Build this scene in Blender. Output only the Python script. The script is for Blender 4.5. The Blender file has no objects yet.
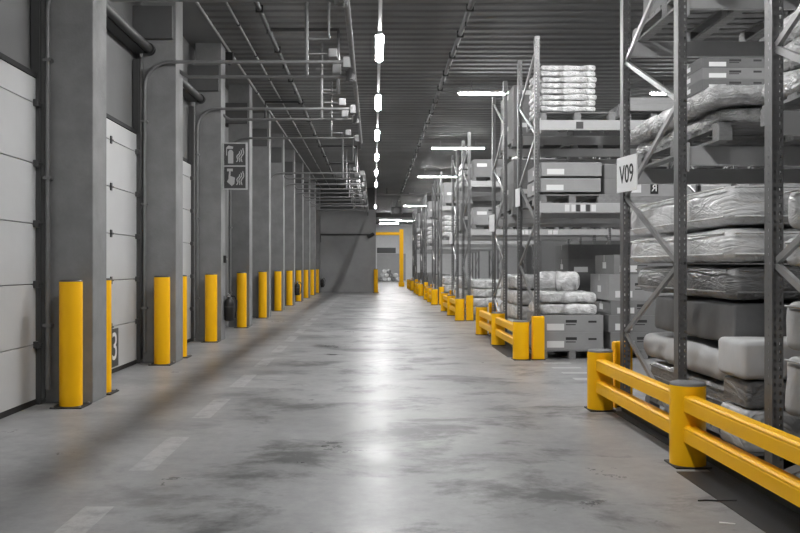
import bpy, bmesh, math, random
from mathutils import Vector, Matrix, noise
R = math.radians
random.seed(7)
scene = bpy.context.scene
COL = scene.collection

# ------------------------------------------------------------------ materials
def nodes_of(name):
    m = bpy.data.materials.new(name); m.use_nodes = True
    nt = m.node_tree
    return m, nt, nt.nodes['Principled BSDF']

def mat(name, col, rough=.6, metal=0., var=.0, scale=4., bump=0., bscale=30., coat=0., spec=.5, stretch=(1, 1, 1), coords='Object'):
    m, nt, b = nodes_of(name)
    if isinstance(col, (int, float)): col = (col, col, col)
    N, L = nt.nodes, nt.links
    b.inputs['Base Color'].default_value = (*col, 1)
    b.inputs['Roughness'].default_value = rough
    b.inputs['Metallic'].default_value = metal
    b.inputs['Specular IOR Level'].default_value = spec
    b.inputs['Coat Weight'].default_value = coat
    b.inputs['Coat Roughness'].default_value = .15
    tc = N.new('ShaderNodeTexCoord'); mp = N.new('ShaderNodeMapping')
    mp.inputs['Scale'].default_value = stretch
    L.new(tc.outputs[coords], mp.inputs['Vector'])
    if var > 0:
        t = N.new('ShaderNodeTexNoise'); t.inputs['Scale'].default_value = scale
        t.inputs['Detail'].default_value = 6; t.inputs['Roughness'].default_value = .65
        L.new(mp.outputs['Vector'], t.inputs['Vector'])
        r = N.new('ShaderNodeMapRange'); r.inputs['From Min'].default_value = .3; r.inputs['From Max'].default_value = .7
        r.inputs['To Min'].default_value = 1 - var; r.inputs['To Max'].default_value = 1 + var
        L.new(t.outputs['Fac'], r.inputs['Value'])
        v = N.new('ShaderNodeVectorMath'); v.operation = 'SCALE'; v.inputs[0].default_value = col
        L.new(r.outputs['Result'], v.inputs['Scale']); L.new(v.outputs['Vector'], b.inputs['Base Color'])
    if bump > 0:
        t2 = N.new('ShaderNodeTexNoise'); t2.inputs['Scale'].default_value = bscale; t2.inputs['Detail'].default_value = 4
        L.new(mp.outputs['Vector'], t2.inputs['Vector'])
        bp = N.new('ShaderNodeBump'); bp.inputs['Strength'].default_value = bump; bp.inputs['Distance'].default_value = .02
        L.new(t2.outputs['Fac'], bp.inputs['Height']); L.new(bp.outputs['Normal'], b.inputs['Normal'])
    return m

def film_mat(name, col, var=.25, bump=.4, sc=3.2):
    """stretch film over a soft pack: glossy, crinkled"""
    m, nt, b = nodes_of(name)
    N, L = nt.nodes, nt.links
    tc = N.new('ShaderNodeTexCoord')
    b.inputs['Roughness'].default_value = .42
    b.inputs['Coat Weight'].default_value = .7; b.inputs['Coat Roughness'].default_value = .14
    t = N.new('ShaderNodeTexNoise'); t.inputs['Scale'].default_value = 5; t.inputs['Detail'].default_value = 5; t.inputs['Distortion'].default_value = 1.2
    L.new(tc.outputs['Object'], t.inputs['Vector'])
    r = N.new('ShaderNodeMapRange'); r.inputs['From Min'].default_value = .3; r.inputs['From Max'].default_value = .7
    r.inputs['To Min'].default_value = 1 - var; r.inputs['To Max'].default_value = 1 + var
    L.new(t.outputs['Fac'], r.inputs['Value'])
    v = N.new('ShaderNodeVectorMath'); v.operation = 'SCALE'; v.inputs[0].default_value = (col, col, col)
    L.new(r.outputs['Result'], v.inputs['Scale']); L.new(v.outputs['Vector'], b.inputs['Base Color'])
    mp = N.new('ShaderNodeMapping'); mp.inputs['Scale'].default_value = (1, .45, 1.6); mp.inputs['Rotation'].default_value = (.3, .2, .5)
    L.new(tc.outputs['Object'], mp.inputs['Vector'])
    t2 = N.new('ShaderNodeTexNoise'); t2.inputs['Scale'].default_value = sc; t2.inputs['Detail'].default_value = 3; t2.inputs['Distortion'].default_value = 1.6
    L.new(mp.outputs['Vector'], t2.inputs['Vector'])
    mx = N.new('ShaderNodeMath'); mx.operation = 'PINGPONG'; mx.inputs[1].default_value = .12
    L.new(t2.outputs['Fac'], mx.inputs[0])
    bp = N.new('ShaderNodeBump'); bp.inputs['Strength'].default_value = bump; bp.inputs['Distance'].default_value = .12
    L.new(mx.outputs['Value'], bp.inputs['Height'])
    L.new(bp.outputs['Normal'], b.inputs['Normal']); L.new(bp.outputs['Normal'], b.inputs['Coat Normal'])
    return m

def emit(name, strength):
    m, nt, b = nodes_of(name)
    b.inputs['Base Color'].default_value = (.9, .9, .9, 1)
    b.inputs['Emission Color'].default_value = (1, 1, 1, 1)
    b.inputs['Emission Strength'].default_value = strength
    return m

def floor_mat():
    m, nt, b = nodes_of('polished_concrete')
    N, L = nt.nodes, nt.links
    tc = N.new('ShaderNodeTexCoord')
    sep = N.new('ShaderNodeSeparateXYZ'); L.new(tc.outputs['Object'], sep.inputs['Vector'])
    def math_(op, a, c=None, d=None):
        n = N.new('ShaderNodeMath'); n.operation = op
        for i, q in enumerate((a, c, d)):
            if q is None: continue
            if isinstance(q, (int, float)): n.inputs[i].default_value = q
            else: L.new(q, n.inputs[i])
        return n.outputs['Value']
    def nz(sc, det, stretch, rough=.6, dist=0):
        mp = N.new('ShaderNodeMapping'); mp.inputs['Scale'].default_value = stretch
        L.new(tc.outputs['Object'], mp.inputs['Vector'])
        t = N.new('ShaderNodeTexNoise'); t.inputs['Scale'].default_value = sc; t.inputs['Detail'].default_value = det
        t.inputs['Roughness'].default_value = rough; t.inputs['Distortion'].default_value = dist
        L.new(mp.outputs['Vector'], t.inputs['Vector']); return t.outputs['Fac']
    def rng(x, a, c, lo, hi):
        r = N.new('ShaderNodeMapRange'); r.inputs['From Min'].default_value = a; r.inputs['From Max'].default_value = c
        r.inputs['To Min'].default_value = lo; r.inputs['To Max'].default_value = hi
        L.new(x, r.inputs['Value']); return r.outputs['Result']
    big = rng(nz(.55, 5, (1, .7, 1)), .35, .65, .80, 1.16)
    fine = rng(nz(7, 8, (1, 1, 1), .8), .3, .7, .86, 1.14)
    stn = rng(nz(1.15, 9, (.75, .95, 1), .70, .3), .50, .60, 1.0, .40)
    # stains sit mostly in the driven lane
    X, Y = sep.outputs['X'], sep.outputs['Y']
    lane = math_('MULTIPLY', rng(X, -1.7, -1.0, .1, 1), rng(X, 2.0, 2.4, 1, .4))
    stn = math_('ADD', math_('MULTIPLY', math_('SUBTRACT', stn, 1.0), math_('ADD', math_('MULTIPLY', lane, .8), .2)), 1.0)
    val = math_('MULTIPLY', math_('MULTIPLY', big, fine), stn)
    # tyre grime along the left of the lane
    # worn dashed lane line
    fy = math_('MODULO', math_('ADD', Y, 20.2 - 5.83), 2.02)
    dash = math_('MULTIPLY', math_('LESS_THAN', fy, 1.15), math_('LESS_THAN', math_('ABSOLUTE', math_('ADD', X, 1.60)), .085))
    wear = rng(nz(6, 6, (1, 1, 1), .8), .38, .55, .02, .32)
    dash = math_('MULTIPLY', dash, wear)
    # short bars in front of the second rack row
    fb = math_('MODULO', math_('ADD', math_('SUBTRACT', Y, 10.55), .0), .57)
    bars = math_('LESS_THAN', fb, .14)
    bars = math_('MULTIPLY', bars, math_('MULTIPLY', math_('GREATER_THAN', Y, 10.5), math_('LESS_THAN', Y, 12.5)))
    bx = math_('SUBTRACT', X, math_('MULTIPLY', math_('SUBTRACT', 12.5, Y), .02))
    bars = math_('MULTIPLY', bars, math_('MULTIPLY', math_('GREATER_THAN', bx, 2.45), math_('LESS_THAN', bx, 2.85)))
    bars = math_('MULTIPLY', bars, .55)
    pm = math_('MAXIMUM', dash, bars)
    mix = N.new('ShaderNodeMix'); mix.data_type = 'RGBA'
    L.new(pm, mix.inputs['Factor'])
    v = N.new('ShaderNodeVectorMath'); v.operation = 'SCALE'; v.inputs[0].default_value = (.28, .28, .28)
    L.new(val, v.inputs['Scale'])
    L.new(v.outputs['Vector'], mix.inputs['A']); mix.inputs['B'].default_value = (.62, .62, .62, 1)
    L.new(mix.outputs['Result'], b.inputs['Base Color'])
    L.new(rng(nz(1.3, 6, (.8, 1, 1), .7), .3, .7, .26, .42), b.inputs['Roughness'])
    b.inputs['Specular IOR Level'].default_value = .12
    bp = N.new('ShaderNodeBump'); bp.inputs['Strength'].default_value = .035; bp.inputs['Distance'].default_value = .02
    L.new(nz(22, 4, (1, 1, 1)), bp.inputs['Height']); L.new(bp.outputs['Normal'], b.inputs['Normal'])
    return m

M = dict(
    floor=floor_mat(),
    concrete=mat('cast_concrete', .215, .8, var=.16, scale=2.5, bump=.12, bscale=40),
    wall=mat('grey_wall_panel', .16, .75, var=.07, scale=1.2),
    endwall=mat('grey_end_wall', .33, .75, var=.12, scale=.8),
    fargrey=mat('pale_grey_wall', .42, .7, var=.05),
    farfill=emit('far_fill_diffuser', 250),  # glow of the fill tubes added near the far wall
    farwall=mat('white_far_wall', .75, .6, var=.05),
    deck=mat('ceiling_deck', .17, .6, metal=.0, var=.12, scale=.6),
    beamc=mat('dark_concrete_beam', .10, .8, var=.12, scale=2),
    door=mat('door_panel', .54, .5, var=.04, scale=1.5),
    seal=mat('black_rubber', .015, .7),
    track=mat('door_track_steel', .10, .45, metal=.6),
    galv=mat('galvanised_steel', .36, .45, metal=.5, var=.12, scale=12),
    pipe=mat('dark_pipe', .07, .5, metal=.3),
    pipeg=mat('grey_pipe', .33, .4, metal=.6),
    rackup=mat('rack_upright_steel', .17, .42, metal=.45, var=.10, scale=6),
    rackbr=mat('rack_brace_steel', .36, .38, metal=.6, var=.1, scale=8),
    beam=mat('rack_beam_paint', .42, .5, var=.06, scale=3),
    yellow=mat('yellow_plastic', (1.0, .52, .002), .45, var=.03, scale=3, bump=.02, spec=.3),
    cap=mat('dark_cap', .05, .55),
    gcap=mat('grey_cap', .16, .6),
    plate=mat('black_base_plate', .02, .5),
    wood=mat('pallet_wood', .22, .85, var=.22, scale=7, bump=.15, stretch=(1, 6, 6)),
    card=mat('cardboard', .30, .8, var=.06, scale=5),
    cardd=mat('dark_cardboard', .14, .75, var=.12, scale=4),
    cardm=mat('mid_cardboard', .21, .78, var=.08, scale=4),
    tape=mat('parcel_tape', .36, .35),
    label=mat('white_label', .72, .6),
    ink=mat('black_ink', .03, .7),
    film=film_mat('white_stretch_film', .70, .2),
    filmc=film_mat('crinkled_clear_film', .70, .40, .9, 7),
    filmg=film_mat('grey_stretch_film', .5),
    filmd=film_mat('dark_stretch_film', .17, .2, .5),
    cloth=mat('white_cloth_cover', .52, .8, var=.08, scale=4, bump=.2, bscale=7),
    clothd=mat('dark_cloth_cover', .13, .75, var=.15, scale=3, bump=.3, bscale=6),
    white=mat('white_sign', .80, .5),
    signbg=mat('dark_sign_face', .06, .5),
    signfg=mat('pale_sign_print', .45, .5),
    black=mat('black_housing', .02, .5),
    lampbody=mat('lamp_housing', .45, .5),
    armst=mat('arm_pipe_steel', .20, .5, metal=.4, var=.1, scale=10),
    box=mat('pale_plastic', .22, .5),
    lamp=emit('lamp_diffuser', 340),
    lampa=emit('aisle_lamp_diffuser', 185),
)

# ------------------------------------------------------------------ mesh builder
class MB:
    def __init__(s): s.v = []; s.f = []; s.sm = []
    def add(s, vs, fs, smooth=False):
        o = len(s.v); s.v += [tuple(v) for v in vs]
        for f in fs: s.f.append([o + i for i in f]); s.sm.append(smooth)
        return s
    def box(s, x0, x1, y0, y1, z0, z1, b=0.):
        if b <= 0:
            vs = [(x, y, z) for z in (z0, z1) for y in (y0, y1) for x in (x0, x1)]
            return s.add(vs, [(0, 2, 3, 1), (4, 5, 7, 6), (0, 1, 5, 4), (2, 6, 7, 3), (0, 4, 6, 2), (1, 3, 7, 5)])
        bm = bmesh.new(); bmesh.ops.create_cube(bm, size=1)
        for v in bm.verts:
            v.co = Vector(((x0 + x1) / 2 + v.co.x * (x1 - x0), (y0 + y1) / 2 + v.co.y * (y1 - y0), (z0 + z1) / 2 + v.co.z * (z1 - z0)))
        bmesh.ops.bevel(bm, geom=list(bm.edges), offset=b, segments=2, affect='EDGES', profile=.5)
        s.frombm(bm); return s
    def frombm(s, bm, smooth=False):
        bm.verts.index_update()
        s.add([v.co[:] for v in bm.verts], [[v.index for v in f.verts] for f in bm.faces], smooth); bm.free()
    def obox(s, p, q, w, h, up=(0, 0, 1)):
        """bar from p to q, w across, h along 'up'"""
        p, q = Vector(p), Vector(q); d = (q - p).normalized(); up = Vector(up)
        sd = d.cross(up).normalized(); u = sd.cross(d).normalized()
        vs = [c + sd * a * w / 2 + u * e * h / 2 for c in (p, q) for a, e in ((-1, -1), (1, -1), (1, 1), (-1, 1))]
        return s.add(vs, [(0, 1, 2, 3), (7, 6, 5, 4), (0, 4, 5, 1), (1, 5, 6, 2), (2, 6, 7, 3), (3, 7, 4, 0)])
    def tube(s, pts, r, n=10, cap=True):
        pts = [Vector(p) for p in pts]; rings = []
        up = Vector((0, 0, 1))
        prev = None
        for i, p in enumerate(pts):
            d = (pts[min(i + 1, len(pts) - 1)] - pts[max(i - 1, 0)]).normalized()
            if prev is None:
                a = d.orthogonal().normalized()
            else:
                a = (prev - d * prev.dot(d)).normalized()
            prev = a; c = d.cross(a)
            rings.append([p + (a * math.cos(2 * math.pi * k / n) + c * math.sin(2 * math.pi * k / n)) * r for k in range(n)])
        vs = [v for rg in rings for v in rg]; fs = []
        for i in range(len(rings) - 1):
            for k in range(n):
                fs.append((i * n + k, i * n + (k + 1) % n, (i + 1) * n + (k + 1) % n, (i + 1) * n + k))
        s.add(vs, fs, True)
        if cap:
            s.add(rings[0], [list(range(n))[::-1]]); s.add(rings[-1], [list(range(n))])
        return s
    def lathe(s, prof, cx=0, cy=0, n=32):
        vs = []; fs = []
        for r, z in prof:
            for k in range(n):
                a = 2 * math.pi * k / n; vs.append((cx + r * math.cos(a), cy + r * math.sin(a), z))
        for i in range(len(prof) - 1):
            for k in range(n):
                fs.append((i * n + k, i * n + (k + 1) % n, (i + 1) * n + (k + 1) % n, (i + 1) * n + k))
        s.add(vs, fs, True)
        s.add(vs[:n], [list(range(n))[::-1]]); s.add(vs[-n:], [list(range(n))])
        return s
    def prism(s, poly, axis, a, b):
        """poly of 2d points extruded along axis from a to b; axis 'x': (y,z), 'y': (x,z), 'z': (x,y)"""
        def P(u, v, t): return {'x': (t, u, v), 'y': (u, t, v), 'z': (u, v, t)}[axis]
        n = len(poly)
        vs = [P(u, v, a) for u, v in poly] + [P(u, v, b) for u, v in poly]
        fs = [list(range(n))[::-1], list(range(n, 2 * n))] + [(i, (i + 1) % n, n + (i + 1) % n, n + i) for i in range(n)]
        return s.add(vs, fs)
    def mesh(s, name):
        me = bpy.data.meshes.new(name); me.from_pydata(s.v, [], s.f)
        me.polygons.foreach_set('use_smooth', s.sm)
        bm = bmesh.new(); bm.from_mesh(me); bmesh.ops.recalc_face_normals(bm, faces=bm.faces); bm.to_mesh(me); bm.free()
        me.update(); return me

def link(name, me, m=None, parent=None, loc=(0, 0, 0), rz=0, label=None):
    o = bpy.data.objects.new(name, me); COL.objects.link(o)
    if m is not None and not me.materials: me.materials.append(m)
    o.location = loc; o.rotation_euler = (0, 0, rz)
    if parent: o.parent = parent
    if label: o['label'] = label
    return o
def obj(name, mb, m, parent=None, loc=(0, 0, 0), rz=0, label=None):
    return link(name, mb.mesh(name), m, parent, loc, rz, label)
def tag(o, label, cat, group=None, kind=None):
    o['label'] = label; o['category'] = cat
    if group: o['group'] = group
    if kind: o['kind'] = kind
    return o
def thing(name, label, cat, loc=(0, 0, 0), rz=0, group=None, kind=None):
    o = bpy.data.objects.new(name, None); COL.objects.link(o); o.empty_display_size = .1
    o.location = loc; o.rotation_euler = (0, 0, rz)
    return tag(o, label, cat, group, kind)
def copy_tree(o, parent=None):
    c = o.copy(); COL.objects.link(c)
    if parent: c.parent = parent
    for ch in list(o.children): copy_tree(ch, c)
    return c
def dup(root, loc, label, rz=None):
    c = copy_tree(root); c.location = loc; c['label'] = label
    if rz is not None: c.rotation_euler = (0, 0, rz)
    return c
def struct(name, mb, m, label, cat):
    return tag(obj(name, mb, m), label, cat, kind='structure')
ORD = ['first', 'second', 'third', 'fourth', 'fifth', 'sixth', 'seventh', 'eighth', 'ninth', 'tenth', 'eleventh', 'twelfth',
       'thirteenth', 'fourteenth', 'fifteenth', 'sixteenth', 'seventeenth', 'eighteenth', 'nineteenth', 'twentieth']

# ------------------------------------------------------------------ camera
F = 850.0
cam = bpy.data.cameras.new('camera'); co = bpy.data.objects.new('camera', cam); COL.objects.link(co)
cam.sensor_width = 36; cam.lens = F / 800 * 36; cam.shift_x = 26 / 800.; cam.shift_y = 0.
co.location = (0, 0, 1.4); co.rotation_euler = (R(90), 0, 0); cam.clip_end = 300; cam.clip_start = .05
scene.camera = co
scene.view_settings.view_transform = 'Standard'; scene.view_settings.look = 'None'
scene.view_settings.exposure = 0.0; scene.view_settings.gamma = 1
w = bpy.data.worlds.new('hall_ambient'); scene.world = w; w.use_nodes = True
w.node_tree.nodes['Background'].inputs['Color'].default_value = (1, 1, 1, 1)
w.node_tree.nodes['Background'].inputs['Strength'].default_value = .012

CEIL = 5.67; XW = -3.5; XC = -2.88; YEND = 45.8; YFAR = 86.0; XR = 15.0; YB = -3.0; LX = .095

# ------------------------------------------------------------------ shell
struct('floor', MB().box(XW - .2, XR + .2, YB, YFAR + .2, -.2, 0), M['floor'], 'polished grey concrete warehouse floor with dark stains', 'floor')
def ceiling_mb():
    # trapezoidal steel deck, ribs across the hall
    P = .36; prof = []; y = YB
    while y < YFAR:
        prof += [(y, CEIL), (y + .15, CEIL), (y + .20, CEIL + .03), (y + .31, CEIL + .03)]
        y += P
    prof.append((YFAR + .1, CEIL))
    vs = [(x, yy, z) for yy, z in prof for x in (XC - .4, XR + .2)] + [(x, yy, CEIL + .25) for yy in (prof[0][0], prof[-1][0]) for x in (XC - .4, XR + .2)]
    n = len(prof); fs = [(2 * i, 2 * i + 1, 2 * i + 3, 2 * i + 2) for i in range(n - 1)]
    k = 2 * n; fs += [(k, k + 2, k + 3, k + 1)]
    return MB().add(vs, fs)
struct('ceiling', ceiling_mb(), M['deck'], 'dark ribbed steel deck ceiling running across the hall', 'ceiling')
struct('wall_left', MB().box(XW - .2, XW, YB, YEND, 0, 5.62), M['wall'], 'grey wall behind the dock columns and doors', 'wall')
struct('wall_end', MB().box(XW - .2, .10, YEND, YFAR, 0, 4.47), M['endwall'], 'plain grey block wall closing the left side at the end', 'wall')
struct('trim_1', MB().box(XW - .2, .0, YEND + .25, YFAR, 4.47, CEIL + .1), M['beamc'], 'dark upper band set back over the end wall', 'wall')
struct('wall_far', MB().box(.10, XR + .2, YFAR, YFAR + .2, 0, CEIL + .1), M['farwall'], 'white wall at the far end of the passage', 'wall')
struct('wall_right', MB().box(XR, XR + .2, YB, YFAR, 0, CEIL), M['wall'], 'grey wall far to the right behind the racks', 'wall')
struct('trim_2', MB().box(XW - .2, XC + .03, YB, YEND, 5.62, CEIL + .1), M['wall'], 'smooth grey ceiling strip over the dock columns beside the ribbed deck', 'ceiling strip')
struct('trim_3', MB().box(.3, 2.2, YFAR - .06, YFAR, 2.75, 3.3), M['pipe'], 'dark horizontal band on the white far wall', 'wall band')
struct('trim_4', MB().box(.3, 3.2, YFAR - .05, YFAR, 0, 2.7), M['fargrey'], 'grey lower half of the far wall', 'wall')

# ------------------------------------------------------------------ columns, doors
Y0C, DYC, CD = 8.71, 3.655, .45
NC = 11
colm = MB().box(-3.37, XC, 0, CD, 0, 5.62, .012).mesh('column')
capm = MB().box(XW, XC - .04, -.06, CD + .06, 4.70, 5.18, .01).mesh('column_head')
for k in range(NC):
    y = Y0C + k * DYC
    lab = f'{ORD[k]} square concrete column from the camera along the left wall'
    t = thing('column', lab, 'column', (0, y, 0), kind='structure', group='concrete columns along the dock wall')
    link('shaft', colm, M['concrete'], t); link('column_head', capm, M['beamc'], t)

def text_mesh(s, size):
    cu = bpy.data.curves.new('txt', 'FONT'); cu.body = s; cu.size = size; cu.extrude = .002
    cu.align_x = 'CENTER'; cu.align_y = 'CENTER'
    o = bpy.data.objects.new('txt', cu); COL.objects.link(o)
    dg = bpy.context.evaluated_depsgraph_get()
    me = bpy.data.meshes.new_from_object(o.evaluated_get(dg))
    bpy.data.objects.remove(o); return me

DH = 3.31; SEC = .61
DX = -3.43
def door(n, ya, yb, label, hinges=False):
    t = thing(f'door_{n}', label, 'door', (0, 0, 0), kind='structure')
    z = .05; i = 0
    while z < DH - .01:
        z1 = min(.0 + SEC * (i + 1), DH)
        obj('door_section', MB().box(DX - .05, DX, ya, yb, z + .006, z1 - .004, .004), M['door'], t)
        z = z1; i += 1
    obj('bottom_seal', MB().box(DX - .045, DX + .005, ya, yb, 0, .055), M['seal'], t)
    obj('top_seal', MB().box(DX - .05, DX + .015, ya - .02, yb + .02, DH, DH + .05), M['seal'], t)
    for s, ye in ((-1, ya), (1, yb)):
        tr = obj('track', MB().box(DX - .05, DX + .035, min(ye, ye + s * .05), max(ye, ye + s * .05), 0, 4.4)
            .box(DX + .035, DX + .05, min(ye + s * .01, ye + s * .03), max(ye + s * .01, ye + s * .03), 0, 4.4), M['track'], t)
        for j in range(1, 6):
            zz = SEC * j if j < 6 else DH
            obj('roller_bracket', MB().box(DX, DX + .05, min(ye - s * .07, ye), max(ye - s * .07, ye), zz - .035, zz + .035, .004)
                .tube([(DX + .04, ye - s * .05, zz), (DX + .04, ye + s * .04, zz)], .018, 8), M['track'], t)
    if hinges:
        for j in range(1, 6):
            obj('hinge', MB().box(DX, DX + .02, ya + 1.78, ya + 1.83, SEC * j - .05, SEC * j + .05, .004)
                .tube([(DX + .02, ya + 1.76, SEC * j), (DX + .02, ya + 1.85, SEC * j)], .012, 8), M['track'], t)
    return t
gaps = []
for k in range(-1, 2):
    ya = Y0C + k * DYC + CD + .10; yb = Y0C + (k + 1) * DYC - .09
    gaps.append((ya, yb))
dl = ['pale sectional dock door nearest the camera at the left edge', 'pale sectional dock door behind the first column with a number plate',
      'pale sectional dock door behind the second column']
for i, (ya, yb) in enumerate(gaps):
    t = door(i + 1, ya, yb, dl[i], i == 1)
    if i > 0:
        s = thing('door_spring_shaft', f'dark spring tube high on the wall above the {ORD[i]} dock door visible past a column', 'spring tube', (0, 0, 0),
                  group='spring tubes above the dock doors')
        obj('tube', MB().tube([(-3.26, ya + .15, 4.55), (-3.26, yb + .08, 4.55)], .06, 16), M['pipe'], s)
        obj('end_drum', MB().tube([(-3.26, yb + .0, 4.55), (-3.26, yb + .10, 4.55)], .085, 18), M['black'], s)
        obj('backing_plate', MB().box(XW + .02, -3.32, ya + .1, yb + .1, 4.5, 4.58), M['pipe'], s)
# door number plate
npl = thing('number_plate', 'black plate with a white 3 low on the second dock door', 'sign', (DX + .012, 11.13, .33))
obj('plate', MB().box(-.011, 0, -.24, .24, -.25, .25), M['signbg'], npl)
me = text_mesh('3', .52); o = link('digit', me, M['white'], npl); o.rotation_euler = (R(90), 0, R(90)); o.location = (.002, .065, 0)

# ------------------------------------------------------------------ bollards along the columns
def make_bollard(r, h, label, cat, capm, group, capr=1.0):
    t = thing('bollard', label, cat, (0, 0, 0), group=group)
    obj('sleeve', MB().lathe([(r, .012), (r, h - .03), (r * .985, h - .022)], n=40), M['yellow'], t)
    obj('cap', MB().lathe([(r * .985, h - .022), (r * .97, h - .006), (r * .8, h), (0.001, h)], n=40), capm, t)
    bp = obj('base_plate', MB().box(-r * 1.4, r * 1.4, -r * 1.4, r * 1.4, 0, .014, .003), M['plate'], t)
    for a in (-1, 1):
        for b in (-1, 1):
            obj('anchor_bolt', MB().lathe([(.012, .014), (.012, .028)], r * 1.2 * a, r * 1.2 * b, 6), M['galv'], bp)
    return t
BG = 'yellow bollards guarding the concrete columns'
b0 = make_bollard(.112, 1.27, 'largest yellow bollard, in front of the nearest concrete column', 'bollard', M['cap'], BG)
b0.location = (-3.03, 8.5, 0)
for k in range(1, NC):
    dup(b0, (-3.03, 8.5 + DYC * k, 0), f'yellow bollard in front of the {ORD[k]} concrete column from the camera')
dup(b0, (-3.02, 9.4, 0), 'yellow bollard half hidden behind the nearest concrete column')
dup(b0, (-3.0, 13.12, 0), 'yellow bollard mostly hidden behind the second concrete column')
dup(b0, (.1, 45.45, 0), 'small distant yellow bollard at the corner of the end wall')

# ------------------------------------------------------------------ overhead arms on the left
def arc(c, r, a0, a1, ax, n=8):
    out = []
    for i in range(n + 1):
        a = a0 + (a1 - a0) * i / n
        out.append((c[0] + r * math.cos(a), c[1], c[2] + r * math.sin(a)))
    return out
XE = -.33
def make_arm(k, up, low):
    y = Y0C + k * DYC
    t = thing('pipe_gantry', f'steel pipe arm reaching out over the lane from the {ORD[k]} column', 'pipe arm', (0, y, 0), group='overhead pipe arms from the dock columns')
    yu = -.06; yl = .25
    if up:
        pts = [(-3.32, yu, .15), (-3.32, yu, 4.0)] + arc((-2.96, yu, 4.0), .36, math.pi, math.pi / 2, 0)[1:] + [(XE - .05, yu, 4.36)]
        p = obj('upper_pipe', MB().tube(pts, .026, 10), M['armst'], t)
        for z in (.8, 2.3, 3.5):
            obj('pipe_clip', MB().box(-3.36, -3.28, yu - .03, yu + .06, z - .015, z + .015), M['armst'], p)
        e = obj('end_clamp', MB().box(XE - .12, XE + .03, yu - .05, yu + .05, 4.27, 4.43, .01).box(XE - .03, XE + .03, yu - .03, yu + .06, 4.1, 4.3, .008), M['armst'], t)
        obj('signal_box', MB().box(-.66, -.53, yu - .06, yu + .06, 4.42, 4.55, .015).tube([(-.95, yu, 4.48), (-.66, yu, 4.48)], .011, 8), M['box'], t)
    if low:
        obj('lower_pipe', MB().tube([(XC - .02, yl, 4.32), (XC + .05, yl, 4.25), (XC + .12, yl, 4.215), (XE - .02, yl, 4.215)], .026, 10), M['armst'], t)
        obj('end_clamp', MB().box(XE - .09, XE + .05, yl - .05, yl + .05, 4.14, 4.30, .01).box(XE - .05, XE + .02, yl - .09, yl - .05, 4.12, 4.42, .008), M['armst'], t)
        obj('signal_box', MB().box(-.62, -.49, yl - .06, yl + .06, 4.25, 4.42, .015).tube([(-.86, yl, 4.33), (-.62, yl, 4.33)], .011, 8), M['box'], t)
        obj('hanger', MB().tube([(-1.0, yl, 4.2), (-1.0, yl, CEIL)], .028, 8), M['armst'], t)
        obj('bracket', MB().tube([(-1.0, yl, 4.78), (-.67, yl, 4.78), (-.67, yl, CEIL)], .022, 8), M['armst'], t)
    else:
        obj('hanger', MB().tube([(-.98, yu, 4.36), (-.98, yu, CEIL)], .018, 8), M['armst'], t)
for k, u, l in ((0, 1, 1), (1, 1, 1), (2, 1, 1), (3, 1, 0), (5, 1, 1), (6, 1, 1), (7, 1, 1), (8, 1, 1), (9, 1, 1), (10, 1, 0)):
    make_arm(k, u, l)
for i, (a, b) in enumerate(((5.0, Y0C + 3 * DYC + .1), (Y0C + 5 * DYC - .15, Y0C + 10 * DYC + .2))):
    t = thing('overhead_rail', ('long thin rail joining the nearer overhead pipe arms along the lane', 'long thin rail joining the farther overhead pipe arms near the end wall')[i],
              'rail', (0, 0, 0), group='rails along the arm ends')
    obj('bar', MB().tube([(XE + .03, a, 4.29), (XE + .03, b, 4.29)], .036, 12), M['armst'], t)
    obj('end_cap', MB().tube([(XE + .03, b, 4.29), (XE + .03, b + .03, 4.29)], .04, 12), M['armst'], t)

# ------------------------------------------------------------------ pipes and conduits under the ceiling
def pipe_run(name, label, x, z, r, m, step, clampm, y0=YB + .1, y1=YEND + .2, heads=True):
    t = thing(name, label, 'pipe', (0, 0, 0))
    obj('pipe', MB().tube([(x, y0, z), (x, y1, z)], r, 12), m, t)
    y = 6.0
    while y < y1:
        obj('pipe_hanger', MB().box(x - .012, x + .012, y - .012, y + .012, z, CEIL + .01).box(x - r * 1.35, x + r * 1.35, y - .025, y + .025, z - r * 1.35, z + r * 1.35), clampm, t)
        if heads:
            obj('sprinkler_head', MB().tube([(x, y + step * .4, z - r), (x, y + step * .4, z - r - .07)], .014, 8).lathe([(.03, z - r - .075), (.03, z - r - .07)], x, y + step * .4, 10), clampm, t)
        y += step
    return t
p1 = pipe_run('sprinkler_pipe', 'dark sprinkler pipe under the ceiling between the left columns and the lamps', -1.86, 5.58, .045, M['pipe'], 2.6, M['black'])
pipe_run('sprinkler_pipe', 'dark sprinkler pipe under the ceiling to the right of the lamps', 1.55, 5.58, .045, M['pipe'], 1.55, M['black'], y1=84)
pipe_run('conduit', 'thin grey conduit under the ribbed deck beside the edge conduit', -2.36, 5.62, .02, M['pipeg'], 2.2, M['black'], heads=False)
pipe_run('conduit', 'thin bright conduit along the edge of the smooth ceiling strip', -2.84, 5.63, .024, M['galv'], 3.655, M['black'], heads=False)
for i, pts in enumerate(([(-1.86, 15.0, 5.58), (-.63, 15.0, 5.58), (-.63, 15.0, 4.45), (-.9, 15.0, 4.45)],
             [(-1.86, 21.6, 5.58), (-2.76, 21.6, 5.58), (-2.76, 21.6, 5.1)],
             [(-1.86, 29.5, 5.58), (-.6, 29.5, 5.58), (-.6, 29.5, 4.6)],
             [(-1.86, 34.5, 5.58), (-.6, 34.5, 5.58), (-.6, 34.5, 4.6)])):
    obj('branch_pipe', MB().tube(pts, .035, 10), M['pipe'], p1)
jb = thing('junction_box', 'small black junction box at the edge of the smooth ceiling strip', 'junction box', (-2.84, 16.7, 5.42))
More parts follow.
